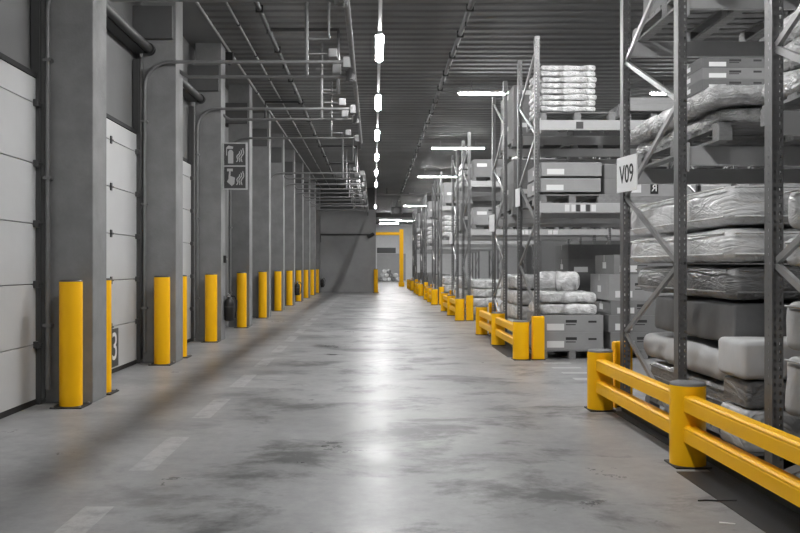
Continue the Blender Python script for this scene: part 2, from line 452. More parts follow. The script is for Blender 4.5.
obj('box', MB().box(-.08, .08, -.1, .1, 0, .17, .01), M['black'], jb); obj('gland', MB().tube([(0, 0, 0), (0, 0, -.06)], .025, 8), M['black'], jb)
cp = thing('cross_pipe', 'grey pipe crossing the lane under the ceiling at the end wall', 'pipe', (0, 0, 0))
obj('pipe', MB().tube([(.1, 46.2, 5.3), (9, 46.2, 5.3)], .05, 10), M['pipeg'], cp)
for x in (.7, 3.5, 6.5): obj('pipe_hanger', MB().box(x - .015, x + .015, 46.18, 46.22, 5.3, CEIL), M['black'], cp)
wp = thing('wall_conduit', 'thin dark pipe running level across the end wall', 'pipe', (0, 0, 0))
obj('pipe', MB().tube([(-2.9, YEND - .05, 3.12), (-.25, YEND - .05, 3.12)], .045, 10), M['pipe'], wp)
obj('elbow', MB().tube([(-2.9, YEND - .05, 3.12), (-2.9, YEND - .05, 2.7)], .045, 10), M['pipe'], wp)
wl = thing('wall_fitting', 'small dark spotlight on a bracket at the right edge of the end wall', 'spotlight', (-.18, YEND, 3.1))
obj('bracket', MB().obox((0, 0, 0), (0, -.25, -.05), .05, .05), M['black'], wl)
obj('head', MB().tube([(-.16, -.3, -.12), (.16, -.24, .06)], .09, 12), M['black'], wl)
uh = thing('heater_unit', 'small dark fan heater hanging from the ceiling at the far end', 'heater', (1.45, 55, 4.75))
obj('body', MB().box(-.35, .35, -.25, .25, 0, .5, .03), M['black'], uh)
obj('fan_ring', MB().tube([(0, -.26, .25), (0, -.32, .25)], .2, 20), M['pipe'], uh)
for s in (-1, 1): obj('hanger_rod', MB().tube([(s * .3, 0, .5), (s * .3, 0, CEIL - 4.75)], .02, 8), M['black'], uh)
hb = thing('dark_cross_beam', 'dark horizontal steel beam over the passage at the far end', 'beam', (0, 0, 0), kind='structure')
obj('web', MB().box(.1, 3.5, 62.0, 62.1, 5.0, 5.3).box(.1, 3.5, 61.9, 62.2, 5.28, 5.32).box(.1, 3.5, 61.9, 62.2, 4.98, 5.02), M['pipe'], hb)

# ------------------------------------------------------------------ lamps
tr = thing('lamp_rail', 'long thin ceiling rail carrying the central line of lamps', 'rail', (0, 0, 0))
obj('rail', MB().box(LX - .03, LX + .03, YB + .1, 84.6, 5.26, 5.32, .006), M['lampbody'], tr)
for i in range(17):
    y = -.5 + i * 5.2
    obj('suspension', MB().tube([(LX, y, 5.32), (LX, y, CEIL + .02)], .008, 6), M['galv'], tr)
def make_lamp(ln, wd, m, label, group):
    t = thing('ceiling_lamp', label, 'lamp', (0, 0, 0), group=group)
    obj('housing', MB().box(-wd / 2 - .01, wd / 2 + .01, -ln / 2 - .03, ln / 2 + .03, .012, .06, .008)
        .prism([(-wd / 2 - .04, -.004), (-wd / 2 - .01, .014), (wd / 2 + .01, .014), (wd / 2 + .04, -.004), (wd / 2 + .04, .002), (wd / 2, .02), (-wd / 2, .02), (-wd / 2 - .04, .002)], 'y', -ln / 2 - .03, ln / 2 + .03), M['lampbody'], t)
    obj('diffuser', MB().box(-wd / 2, wd / 2, -ln / 2, ln / 2, -.03, .012, .012), m, t)
    return t
LG = 'lit strip lamps on the central ceiling rail'
ylist = [.11 + 4.91 * i for i in range(12) if i not in (9, 10)]
L0 = make_lamp(1.7, .06, M['lamp'], 'lit strip lamp on the central rail above the camera, outside the picture', LG)
L0.location = (LX, ylist[0], 5.20)
vis = 0
for y in ylist[1:]:
    if y < 14: lab = f'lit strip lamp on the central rail {"nearest before" if y > 8 else "second before"} the ones in view, out of frame'
    else:
        lab = f'{ORD[vis]} lit strip lamp from the camera among those showing on the central ceiling rail'; vis += 1
    dup(L0, (LX, y, 5.20), lab)
AG = 'lit tube lamps across the rack aisles'
A0 = make_lamp(1.75, .10, M['lampa'], 'first long tube', AG)
ROW0, DROW = 3.69, 9.14
first = True
for r in range(8):  # the last two passes add lamps past the racks to brighten the far wall
    ya = ROW0 + DROW * r + 4.61 + 2.22 if r else ROW0 + 4.61 + 2.22
    for j, xa in enumerate((2.85, 7.3, 11.7) if r < 3 or r > 5 else (2.85,)):
        nm = ('nearest the lane', 'in the middle', 'deepest in the hall')[j]
        lab = f'lit tube lamp across the {ORD[r]} aisle position from the camera, {nm}'
        if first: L = A0; L['label'] = lab; L.location = (xa, ya, 5.41); L.rotation_euler = (0, 0, R(90)); first = False
        else: L = dup(A0, (xa, ya, 5.41), lab, R(90))
        obj('suspension', MB().tube([(0, -.6, .05), (0, -.6, .285)], .008, 6).tube([(0, .6, .05), (0, .6, .285)], .008, 6), M['galv'], L)

FILL = make_lamp(1.75, .10, M['farfill'], 'added fill tube over the far passage, just behind the dark cross beam', 'added fill tubes over the far passage')
FILL.location = (1.4, 67, 5.41); FILL.rotation_euler = (0, 0, R(90))  # three fill lamps added to make the far wall brighter
obj('suspension', MB().tube([(0, -.6, .05), (0, -.6, .285)], .008, 6).tube([(0, .6, .05), (0, .6, .285)], .008, 6), M['galv'], FILL)
dup(FILL, (1.4, 73, 5.41), 'added fill tube over the middle of the far passage')
dup(FILL, (1.4, 79, 5.41), 'added fill tube over the far passage, closest to the white far wall')

# ------------------------------------------------------------------ fire signs, extinguishers
fs = thing('fire_sign', 'double dark pictogram sign with extinguisher and hand symbols on the third column', 'sign', (-2.66, 16.25, 3.32))
obj('panel', MB().box(-.22, .22, 0, .03, -.44, .44, .006), M['signbg'], fs)
obj('frame', MB().box(-.235, -.205, -.01, .035, -.45, .45).box(.205, .235, -.008, .035, -.45, .45).box(-.22, .22, -.008, .035, .425, .45).box(-.22, .22, -.008, .035, -.45, -.425).box(-.22, .22, -.008, .0, -.012, .012), M['signfg'], fs)
def flame(mb, ox, oz):
    for i in range(3):
        a = ox + i * .045; pts = []
        for s in range(9):
            t = s / 8.; pts.append((a + .05 * t + .018 * math.sin(t * 9 + i), oz + t * (.2 + .03 * i)))
        for p, q in zip(pts, pts[1:]):
            mb.obox((p[0], -.004, p[1]), (q[0], -.004, q[1]), .008, .018, up=(1, 0, .3))
mbf = MB(); flame(mbf, .03, .08); flame(mbf, .03, -.36)
obj('flame_symbol', mbf, M['signfg'], fs)
obj('extinguisher_symbol', MB().prism([(-.13, .05), (-.03, .05), (-.03, .27), (-.06, .31), (-.10, .31), (-.13, .27)], 'y', -.006, .0).prism([(-.15, .33), (-.04, .33), (-.03, .37), (-.12, .39), (-.16, .36)], 'y', -.006, 0).prism([(-.165, .2), (-.15, .2), (-.15, .35), (-.165, .35)], 'y', -.006, 0), M['signfg'], fs)
obj('hand_symbol', MB().prism([(-.15, -.3), (-.06, -.38), (-.01, -.34), (.0, -.22), (-.05, -.2), (-.09, -.19), (-.12, -.2), (-.12, -.24)], 'y', -.006, 0).prism([(-.12, -.2), (-.085, -.2), (-.08, -.1), (-.11, -.1)], 'y', -.006, 0).prism([(-.15, -.1), (-.04, -.1), (-.04, -.05), (-.15, -.05)], 'y', -.006, 0), M['signfg'], fs)
obj('bracket', MB().box(-.23, -.19, .0, .06, -.3, .3), M['galv'], fs)
def make_ext(label):
    t = thing('fire_extinguisher', label, 'fire extinguisher', (0, 0, 0), group='dark extinguishers on the columns')
    obj('cylinder', MB().lathe([(.07, 0), (.085, .02), (.085, .36), (.07, .42), (.03, .45), (.03, .48)], n=24), M['black'], t)
    obj('valve', MB().box(-.03, .03, -.02, .02, .48, .52).obox((0, 0, .52), (.0, -.14, .56), .02, .015).obox((0, 0, .5), (.0, -.12, .49), .02, .015), M['galv'], t)
    obj('hose', MB().tube([(.02, 0, .5), (.10, -.03, .5), (.14, -.05, .4), (.13, -.05, .2), (.11, -.04, .06)], .013, 8), M['seal'], t)
    obj('wall_bracket', MB().box(-.1, -.08, -.03, .03, .1, .5).lathe([(.088, .27), (.088, .3)], n=24), M['pipe'], t)
    return t
e0 = make_ext('dark fire extinguisher on the side of the third concrete column'); e0.location = (XC + .1, 16.32, .36); e0.scale = (1.1, 1.1, .95)
dup(e0, (XC + .1, Y0C + 6 * DYC + .2, .36), 'dark fire extinguisher on the side of the seventh concrete column')
dup(e0, (XC + .12, Y0C + 10 * DYC + .1, .3), 'dark fire extinguisher on the last concrete column before the end wall')
sw = thing('switch_box', 'small black switch box on the side of the third concrete column', 'switch box', (XC, 16.3, 1.47))
obj('body', MB().box(0, .05, -.05, .05, 0, .14, .006), M['black'], sw); obj('button', MB().tube([(.05, 0, .07), (.062, 0, .07)], .02, 10), M['galv'], sw)

# ------------------------------------------------------------------ racks
XF, UW, UD = 2.43, .07, .10           # frame plane, upright width and depth
HR = 4.88; BAY = 3.56; FD = 1.60
def holed_strip(mb, P, wdt, cols, hz, pitch, H):
    """sheet with rectangular holes; P(u,z)->xyz"""
    us = [0]
    for c, hw in cols: us += [c - hw, c + hw]
    us.append(wdt)
    z = 0.; zs = [0.]
    n = int(H / pitch)
    for i in range(n):
        zs += [i * pitch + pitch / 2 - hz, i * pitch + pitch / 2 + hz]
    zs.append(H)
    vs = [P(u, zz) for zz in zs for u in us]; nu = len(us); fs = []
    for j in range(len(zs) - 1):
        for i in range(nu - 1):
            if j % 2 == 1 and i % 2 == 1: continue
            fs.append((j * nu + i, j * nu + i + 1, (j + 1) * nu + i + 1, (j + 1) * nu + i))
    mb.add(vs, fs)
def upright_mesh():
    mb = MB()
    for yf in (0, .003):
        holed_strip(mb, lambda u, z, yf=yf: (u, yf, z), UW, [(.018, .007), (.052, .007)], .012, .05, HR)
    for xf in (0, .003, UW):
        holed_strip(mb, lambda u, z, xf=xf: (xf, u, z), UD, [(.05, .005)], .008, .05, HR)
    mb.box(0, .02, UD - .003, UD, 0, HR); mb.box(UW - .02, UW, UD - .003, UD, 0, HR)
    return mb.mesh('upright')
UPM = upright_mesh()
FOOT = MB().box(-.03, UW + .03, -.02, UD + .02, 0, .008).tube([(-.015, .02, .008), (-.015, .02, .025)], .008, 6).tube([(UW + .015, .08, .008), (UW + .015, .08, .025)], .008, 6).mesh('foot_plate')
def brace_mesh(dz):
    return MB().obox((UW / 2, UD - .03, 0), (UW / 2, FD - UD + .03, dz), .028, .042).tube([(0, UD - .03, 0), (UW, UD - .03, 0)], .012, 6).tube([(0, FD - UD + .03, dz), (UW, FD - UD + .03, dz)], .012, 6).mesh('diagonal_brace')
BRU, BRD = brace_mesh(.66), brace_mesh(-.66)
HBR = MB().obox((UW / 2, UD - .03, 0), (UW / 2, FD - UD + .03, 0), .03, .04).mesh('horizontal_brace')
BEAM = MB().box(.02, BAY - .02, 0, .05, -.15, 0, .005).mesh('beam')
CONN = MB().box(0, .02, -.008, .052, -.2, .03).mesh('beam_connector')
LV = (2.36, 3.61)
rowname = ['nearest', 'second', 'third', 'fourth', 'fifth', 'sixth']
def rack(r, side, bays):
    y = ROW0 + DROW * r + (0 if side == 0 else 3.10)
    t = thing('pallet_rack', f'{"front" if side == 0 else "rear"} grey steel pallet rack of the {rowname[r]} row on the right', 'rack', (XF, y, 0), group='steel pallet racks')
    for b in range(bays + 1):
        xb = b * (BAY + UW)
        for yy in (0, FD - UD):
            u = link('upright', UPM, M['rackup'], t, (xb, yy, 0)); link('foot_plate', FOOT, M['galv'], u)
        link('horizontal_brace', HBR, M['rackbr'], t, (xb, 0, .06))
        # zigzag: node .755 on the outer uprights of the pair
        z = .1; up = True
        i = 0
        while z + .66 < HR:
            if side == 1:   # near .1, far .755 ...
                link('diagonal_brace', BRU if i % 2 == 0 else BRD, M['rackbr'], t, (xb, 0, z if i % 2 == 0 else z + .66))
            else:           # far .1, near .755
                link('diagonal_brace', BRD if i % 2 == 0 else BRU, M['rackbr'], t, (xb, 0, z + .66 if i % 2 == 0 else z))
            z += .66; i += 1
    for b in range(bays):
        xb = b * (BAY + UW) + UW
        for z in LV:
            for yy in (-.0, FD - .05):
                bm_ = link('beam', BEAM, M['beam'], t, (xb, yy, z))
                link('beam_connector', CONN, M['beam'], bm_, (0, 0, 0)); link('beam_connector', CONN, M['beam'], bm_, (BAY - .02, 0, 0))
    return t, y
racks = {}
for r in range(6):
    for side in (0, 1):
        racks[r, side] = rack(r, side, 2 if r < 3 else 1)
def beam_stickers(r, side, z, spots):
    t, y = racks[r, side]
    bm_ = [c for c in t.children if c.name.startswith('beam') and abs(c.location.z - z) < .01 and c.location.y < .1 and c.location.x < .2][0]
    for x, w, dark in spots:
        obj('location_sticker', MB().box(x, x + w, -.003, -.0005, -.13, -.025), M['signbg' if dark else 'label'], bm_)
beam_stickers(1, 0, LV[0], [(.38, .07, 0), (.48, .06, 0), (.55, .06, 1), (.62, .07, 0), (.70, .06, 1), (.78, .07, 0)])
beam_stickers(1, 0, LV[1], [(.55, .11, 1)])
beam_stickers(2, 0, LV[0], [(1.3, .08, 0), (1.41, .08, 0), (1.52, .1, 0), (2.0, .1, 0), (2.13, .12, 0)])
beam_stickers(2, 0, LV[1], [(1.2, .1, 0)])
# aisle signs on the outer uprights
def rack_sign(r, txt, y, ang, w, h, z, label):
    t = thing('aisle_sign', label, 'sign', (XF - .03, y, z), group='aisle signs on the rack ends')
    t.rotation_euler = (0, 0, ang)
    obj('board', MB().box(-.006, .006, -w / 2, w / 2, -h / 2, h / 2), M['white'], t)
    if txt:
        me = text_mesh(txt, .245); o = link('lettering', me, M['ink'], t); o.rotation_euler = (R(90), 0, R(-90)); o.location = (-.008, .0, -.01); o.scale = (.74, 1.0, 1)
    obj('bracket', MB().box(.006, .04, -.02, .02, h / 2 - .08, h / 2 - .04), M['galv'], t)
rack_sign(0, 'V09', 8.06, R(9.5), .41, .335, 2.28, 'white aisle sign reading V09 on the nearest rack row')
rack_sign(1, None, 17.3, R(9), .34, .34, 2.28, 'small white aisle sign on the end of the second rack row')
rack_sign(2, None, 26.5, R(9), .34, .34, 2.28, 'small white aisle sign on the end of the third rack row')
rack_sign(1, None, 14.2, R(6), .25, .3, 2.55, 'pale notice sheet tied to the front rack end of the second row')

# ------------------------------------------------------------------ rack end guards and upright protectors
RAILP = [(-.045, -.055), (.045, -.055), (.045, .025), (.042, .03), (.045, .035), (.045, .044), (.033, .055), (-.033, .055), (-.045, .044), (-.045, .035), (-.042, .03), (-.045, .025)]
def make_guard(r):
    y = ROW0 + DROW * r - .04; x = 2.21
    t = thing('rack_end_guard', f'yellow two-rail guard with round posts at the end of the {rowname[r]} rack row', 'guard rail', (x, y, 0), group='yellow guards at the rack row ends')
    ys = (0, 2.34, 4.66); rr = .122; h = .59
    for yy in ys:
        p = obj('post', MB().lathe([(rr, .012), (rr, h - .03), (rr * .985, h - .022)], n=40), M['yellow'], t, (0, yy, 0))
        obj('cap', MB().lathe([(rr * .985, h - .022), (rr * .97, h - .006), (rr * .8, h), (.001, h)], n=40), M['gcap'], p)
        bp = obj('base_plate', MB().box(-rr * 1.02, rr * 1.02, -rr * 1.02, rr * 1.02, 0, .014, .003), M['plate'], p)
    for a, b in zip(ys, ys[1:]):
        for z in (.45, .24):
            obj('rail', MB().prism([(-.02 + u, z + v) for u, v in RAILP], 'y', a + .07, b - .07), M['yellow'], t)
    return t
for r in range(6): make_guard(r)
def make_protector(label):
    t = thing('upright_protector', label, 'upright protector', (0, 0, 0), group='yellow upright protectors')
    obj('shield', MB().box(-.09, .09, -.06, .0, 0, .655, .02).box(-.09, -.065, 0, .06, 0, .655, .008).box(.065, .09, 0, .06, 0, .655, .008), M['yellow'], t)
    obj('foot', MB().box(-.1, .1, -.07, .0, 0, .012), M['plate'], t)
    return t
P0 = None
for r in range(6):
    for side, yy in ((0, ROW0 + DROW * r - .06), (1, ROW0 + DROW * r + 4.70 + .06)):
        if r == 0 and side == 0: continue
        lab = f'short yellow upright protector at the {"front" if side == 0 else "rear"} corner of the {rowname[r]} rack row'
        if P0 is None: P0 = make_protector(lab); P0.location = (XF + .035, yy, 0); P0.rotation_euler = (0, 0, R(180) if side else 0)
        else: dup(P0, (XF + .035, yy, 0), lab, R(180) if side else 0)
for r in range(2):
    fr = thing('floor_strip', f'dark steel strip on the floor along the end of the {rowname[r]} rack row', 'floor strip', (0, 0, 0), group='dark floor strips along the rack ends')
    y0 = ROW0 + DROW * r
    obj('plate', MB().box(2.345, 2.40, y0 - .0, y0 + 4.5, 0, .006).box(2.06, 2.345, y0 + .3, y0 + 2.1, 0, .004).box(2.06 if 0 else 2.30, 2.345, y0 + .3, y0 + 4.5, 0, .005), M['plate'], fr)
    obj('angle', MB().box(2.385, 2.395, y0, y0 + 4.5, .006, .07), M['track'], fr)
st = thing('cable_tie', 'thin black strap lying on the floor near the yellow guard', 'strap', (2.03, 5.06, 0))
obj('strap', MB().tube([(-.1, 0, .006), (-.05, .012, .006), (.02, .0, .006), (.13, .004, .006)], .005, 6), M['plate'], st)
sc_ = obj('paper_scrap', MB().prism([(-.04, -.01), (.035, -.03), (.045, -.02), (-.03, .012)], 'z', 0.001, .004), M['label'], None, (1.92, 4.64, 0)); tag(sc_, 'tiny white paper scrap on the floor at the lower right', 'scrap')

# ------------------------------------------------------------------ goods
def axis_pts(a, r, n):
    pts = [-a, -a + .3 * r, -a + .65 * r, -a + r]
    for i in range(1, n): pts.append(-a + r + (2 * a - 2 * r) * i / n)
    return pts + [a - r, a - .65 * r, a - .3 * r, a]
def soft(w, d, h, r, amp, seed, nw=10, nd=10, nh=2, freq=2.2, bulge=0.):
    """rounded soft block standing on z=0, centred in x,y"""
    A = (w / 2, d / 2, h / 2); r = min(r, h * .49)
    ax = [axis_pts(A[0], r, nw), axis_pts(A[1], r, nd), axis_pts(A[2], r, nh)]
    idx = {}; vs = []; fs = []
    off = Vector((seed * 3.1, seed * 1.7, seed * .9))
    def vert(i, j, k):
        key = (i, j, k)
        if key in idx: return idx[key]
        p = Vector((ax[0][i], ax[1][j], ax[2][k]))
        c = Vector([max(-(A[q] - r), min(A[q] - r, p[q])) for q in range(3)])
        v = p - c
        nrm = v.normalized() if v.length > 1e-9 else Vector((0, 0, 1))
        pos = c + nrm * r if v.length > 1e-9 else p
        nz_ = noise.noise(pos * freq + off) * .6 + noise.noise(pos * freq * 2.7 + off) * .4
        pos = pos + nrm * amp * nz_
        if bulge:
            e = 1 - min(1, abs(pos.x) / A[0]) ** 2
            g = 1 - min(1, abs(pos.y) / A[1]) ** 2
            pos.z += bulge * e * g * (1 if nrm.z > 0 else 0) * max(0, nrm.z)
        pos.z += h / 2
        pos.z = max(pos.z, .001)
        idx[key] = len(vs); vs.append(pos); return idx[key]
    n = [len(a) - 1 for a in ax]
    for i in range(n[0]):
        for j in range(n[1]):
            for k in (0, n[2]): fs.append((vert(i, j, k), vert(i + 1, j, k), vert(i + 1, j + 1, k), vert(i, j + 1, k)))
    for i in range(n[0]):
        for k in range(n[2]):
            for j in (0, n[1]): fs.append((vert(i, j, k), vert(i + 1, j, k), vert(i + 1, j, k + 1), vert(i, j, k + 1)))
    for j in range(n[1]):
        for k in range(n[2]):
            for i in (0, n[0]): fs.append((vert(i, j, k), vert(i, j + 1, k), vert(i, j + 1, k + 1), vert(i, j, k + 1)))
    return MB().add(vs, fs, True)

PM = {}
def pallet(label, x0, x1, y0, y1, z):
    """pallet with its deck boards, three bearers"""
    w, d = x1 - x0, y1 - y0
    key = (round(w, 2), round(d, 2))
    if key not in PM:
        dk = MB(); n = max(5, int(d / .17)); bw = d / n
        for i in range(n): dk.box(0, w, i * bw + .025, (i + 1) * bw - .025, .118, .14)
        for s in (0, .5, 1): dk.box(s * (w - .09), s * (w - .09) + .09, 0, d, .098, .118)
        be = MB(); nb = 3
        for i in range(nb): yb = i * (d - .13) / (nb - 1); be.box(0, .10, yb, yb + .13, .02, .098)
        be.box(0, .10, 0, d, 0, .02)
        PM[key] = (dk.mesh('deck'), be.mesh('bearer'))
    t = thing('pallet', label, 'pallet', (x0, y0, z), group='wooden pallets on and under the racks')
    link('deck', PM[key][0], M['wood'], t)
    for s in (0, .5, 1): link('bearer', PM[key][1], M['wood'], t, (s * (w - .10), 0, 0))
    return z + .14
CM = {}
def carton(label, cx, cy, z, w, d, h, m='card', mark=True, stick=True, rz=0, group='cardboard cartons on the racks'):
    key = (round(w, 2), round(d, 2), round(h, 2), m)
    if key not in CM:
        bd = MB().box(-w / 2, w / 2, -d / 2, d / 2, 0, h, .006)
        tp = MB().box(-w / 2 - .001, w / 2 + .001, -.03, .03, h - .0005, h + .0012).box(-w / 2 - .0015, -w / 2 + .001, -.03, .03, h - min(.1, h * .8), h + .001).box(w / 2 - .001, w / 2 + .0015, -.03, .03, h - min(.1, h * .8), h + .001)
        lb = MB().box(-w / 2 + .10 * w, -w / 2 + .10 * w + .26, -d / 2 - .002, -d / 2, h * .12, h * .12 + min(.1, h * .4))
        sl = MB().box(-w / 2 - .002, -w / 2, -d * .1, d * .08, h * .3, h * .3 + min(.1, h * .4))
        mks = []; rnd = random.Random(3)
        for (ux, uz, ww, hh) in ((.40, .56, .17, .042), (.40, .42, .15, .014), (.76, .56, .12, .03)):
            mk = MB(); x = -w / 2 + w * ux; e = x + ww * min(1, w)
            while x < e:
                q = rnd.uniform(.012, .022); mk.box(x, x + q, -d / 2 - .0015, -d / 2, h * uz, h * uz + min(hh, h * .2)); x += q * .92
            mks.append(mk.mesh('printed_word'))
        CM[key] = [bd.mesh('body'), tp.mesh('tape'), lb.mesh('label'), sl.mesh('side_label'), mks]
    b, tp, lb, sl, mks = CM[key]
    t = thing('carton', label, 'carton', (cx, cy, z), rz, group)
    link('body', b, M[m], t); link('tape', tp, M['tape'], t)
    if stick: link('address_label', lb, M['label'], t); link('side_label', sl, M['label'], t)
    if mark:
        for q in mks: link('printed_word', q, M['ink'], t)
    return z + h
SM = {}
def pack(label, cx, cy, z, w, d, h, m='film', seed=0, r=.05, amp=.02, freq=2.4, bulge=0., name='wrapped_pack', cat='pack', group='soft wrapped packs on the racks', strap=True, rz=0, fine=1.):
    key = (round(w, 2), round(d, 2), round(h, 2), m, seed % 3, r, amp, bulge)
    if key not in SM:
        SM[key] = soft(w, d, h - amp * .45, r, amp, seed % 3 + 1, int(8 * fine * max(1, w)), int(8 * fine * max(1, d)), 3, freq, bulge).mesh('body')
    t = thing(name, label, cat, (cx, cy, z), rz, group)
    link('body', SM[key], M[m], t)
    if strap:
        k2 = ('s', round(w, 2), round(h, 2), round(d, 2))
        if k2 not in SM:
            a, c = w / 2 + .012, h
            SM[k2] = [MB().box(-w * .12 + q, w * .1 + q, -d / 2 - .012, -d / 2 - .008, h * .3, h * .3 + min(.08, h * .5)).mesh('sticker') for q in (0,)]
        for q in SM[k2]: link('sticker', q, M['tape'], t)
    return z + h
def nth(i, n):
    if n == 1: return 'single'
    if i == 0: return 'lowest'
    if i == n - 1: return 'topmost'
    return f'{ORD[i]} from bottom'

# --- nearest row, rear rack: mattress pile on the floor
G = 'mattresses piled at the nearest rack row'
z = pallet('wide low pallet on the floor under the pile of mattresses', 2.68, 4.35, 6.22, 8.4, 0)
z = pack('flat film-wrapped pack lying on the floor pallet under the mattress pile', 3.5, 7.2, z, 1.6, 1.9, .16, 'filmg', 1, .04, .02, name='wrapped_pack')
z = .31
cy = 7.42
LAY = [  # z0, h, mat, name, y0, y1, x0, seed, r, amp, bulge, label
    (.305, .215, 'filmd', 6.3, 8.2, 2.66, 2, .05, .02, 'dark wrapped mattress low in the pile behind the yellow guard'),
    (.52, .27, 'cloth', 6.46, 8.35, 2.62, 4, .09, .03, 'soft white covered mattress bulging near the bottom of the pile'),
    (.82, .33, 'clothd', 6.24, 8.0, 2.64, 5, .03, .02, 'dark cloth-covered mattress in the middle of the pile'),
    (1.15, .28, 'filmd', 6.2, 8.45, 2.60, 6, .10, .03, 'dark grey film-wrapped mattress above the dark cloth one'),
    (1.43, .275, 'film', 6.2, 8.6, 2.58, 7, .09, .025, 'pale film-wrapped mattress second from the top of the pile'),
    (1.705, .335, 'film', 6.2, 8.6, 2.58, 8, .10, .03, 'pale film-wrapped mattress on top of the near pile under the shelf'),
]
for z0, h, m, ya, yb, xa, sd, r_, am, lab in LAY:
    t = thing('mattress', lab, 'mattress', ((xa + 4.25) / 2, (ya + yb) / 2, z0), group=G)
    obj('body', soft(4.25 - xa, yb - ya, h - am * .6 - .012, r_, am, sd, 14, 20, 4, 2.6, .012), M[m], t)
    for zz in (.06, h - .06):
        a, b = (4.25 - xa) / 2, (yb - ya) / 2
        if m in ('film', 'filmd'):
            obj('piping', MB().tube([(-a + .05, -b - .008, zz), (a - .05, -b - .008, zz)], .008, 6).tube([(-a - .008, -b + .05, zz), (-a - .008, b - .05, zz)], .008, 6), M[m], t)
pallet('pallet end showing at the front below the white padded pack', 2.5, 3.6, 5.74, 6.2, .0)
pack('pale wrapped slab under the white padded pack', 3.0, 5.97, .14, .98, .44, .29, 'filmg', 5, .04, .02, strap=False)
pack('mid grey wrapped slab directly beneath the white padded pack', 3.02, 5.97, .435, .98, .42, .19, 'filmd', 6, .03, .015, strap=False)
pack('white padded box pack standing out at the front of the pile', 2.82, 5.96, .63, .66, .44, .27, 'cloth', 3, .04, .012, strap=False, fine=2.)
# first shelf: two long packs
z = pallet('pallet on the first shelf under two long bright packs, nearest row', 2.62, 3.85, 6.45, 8.45, LV[0])
pack('lower of two long bright film packs on the first shelf, nearest row', 3.24, 7.48, z, 1.24, 2.05, .12, 'filmc', 9, .05, .03, fine=2.)
pack('upper of two long bright film packs on the first shelf, nearest row', 3.16, 7.42, z + .12, 1.30, 2.2, .16, 'filmc', 10, .07, .03, fine=2.)
# second shelf pallets
z2 = pallet('high pallet on the second shelf of the nearest row, lane side', 2.58, 3.75, 6.6, 8.5, LV[1])
carton('dark carton on the high second-shelf pallet, lane side of nearest row', 3.16, 7.7, z2, 1.0, 1.4, .35, 'cardd')
z2 = pallet('high pallet on the second shelf of the nearest row, farther from lane', 3.85, 5.0, 6.6, 8.5, LV[1])
carton('dark carton on the high second-shelf pallet, inner side of nearest row', 4.42, 7.6, z2, 1.0, 1.4, .4, 'cardm')
# nearest row, front rack (right picture edge)
z = pallet('floor pallet at the right picture edge under pale wrapped mattresses', 2.68, 4.3, 3.8, 5.4, 0)
z = .30
pallet('second floor pallet layer at the right picture edge', 2.72, 4.2, 3.85, 5.3, .14)
for i, (h, m, r_, lab) in enumerate(((.40, 'cloth', .06, 'lowest pale padded mattress at the right picture edge'), (.33, 'cloth', .06, 'pale padded mattress second from bottom at the right picture edge'),
                                 (.20, 'filmg', .05, 'thin grey wrapped mattress second from top at the right picture edge'), (.30, 'filmg', .08, 'wrapped mattress on top of the pile at the right picture edge'))):
    z0 = (.42, .83, 1.40, 1.62)[i] if i > 1 else (.46, .87)[i]
    t = thing('mattress', lab, 'mattress', (3.42, 4.55, z0), group=G)
    obj('body', soft(1.62, 1.75, h - .02, r_, .02, i + 20, 12, 12, 3, 2.6, .008), M[m], t)
    obj('piping', MB().tube([(-.82, -.82, h - .05), (-.82, .82, h - .05)], .008, 6), M[m], t)
pallet('spacer pallet in the middle of the mattress pile at the right edge', 2.72, 4.2, 3.85, 5.3, 1.235)
z = pallet('long pallet on the first shelf at the right picture edge', 2.66, 3.9, 3.75, 5.85, LV[0])
for i in range(3):
    pack(f'{nth(i, 3)} of three bright wrapped packs on the first shelf, right picture edge', 3.28, 4.82, z, 1.28, 2.0, .18, 'filmc', 30 + i, .08, .03, fine=1.6); z += .183
z = pallet('high pallet on the second shelf at the right picture edge', 2.7, 3.9, 3.75, 5.6, LV[1])
carton('carton on the high second-shelf pallet at the right picture edge', 3.3, 4.6, z, 1.0, 1.3, .3, 'cardm')

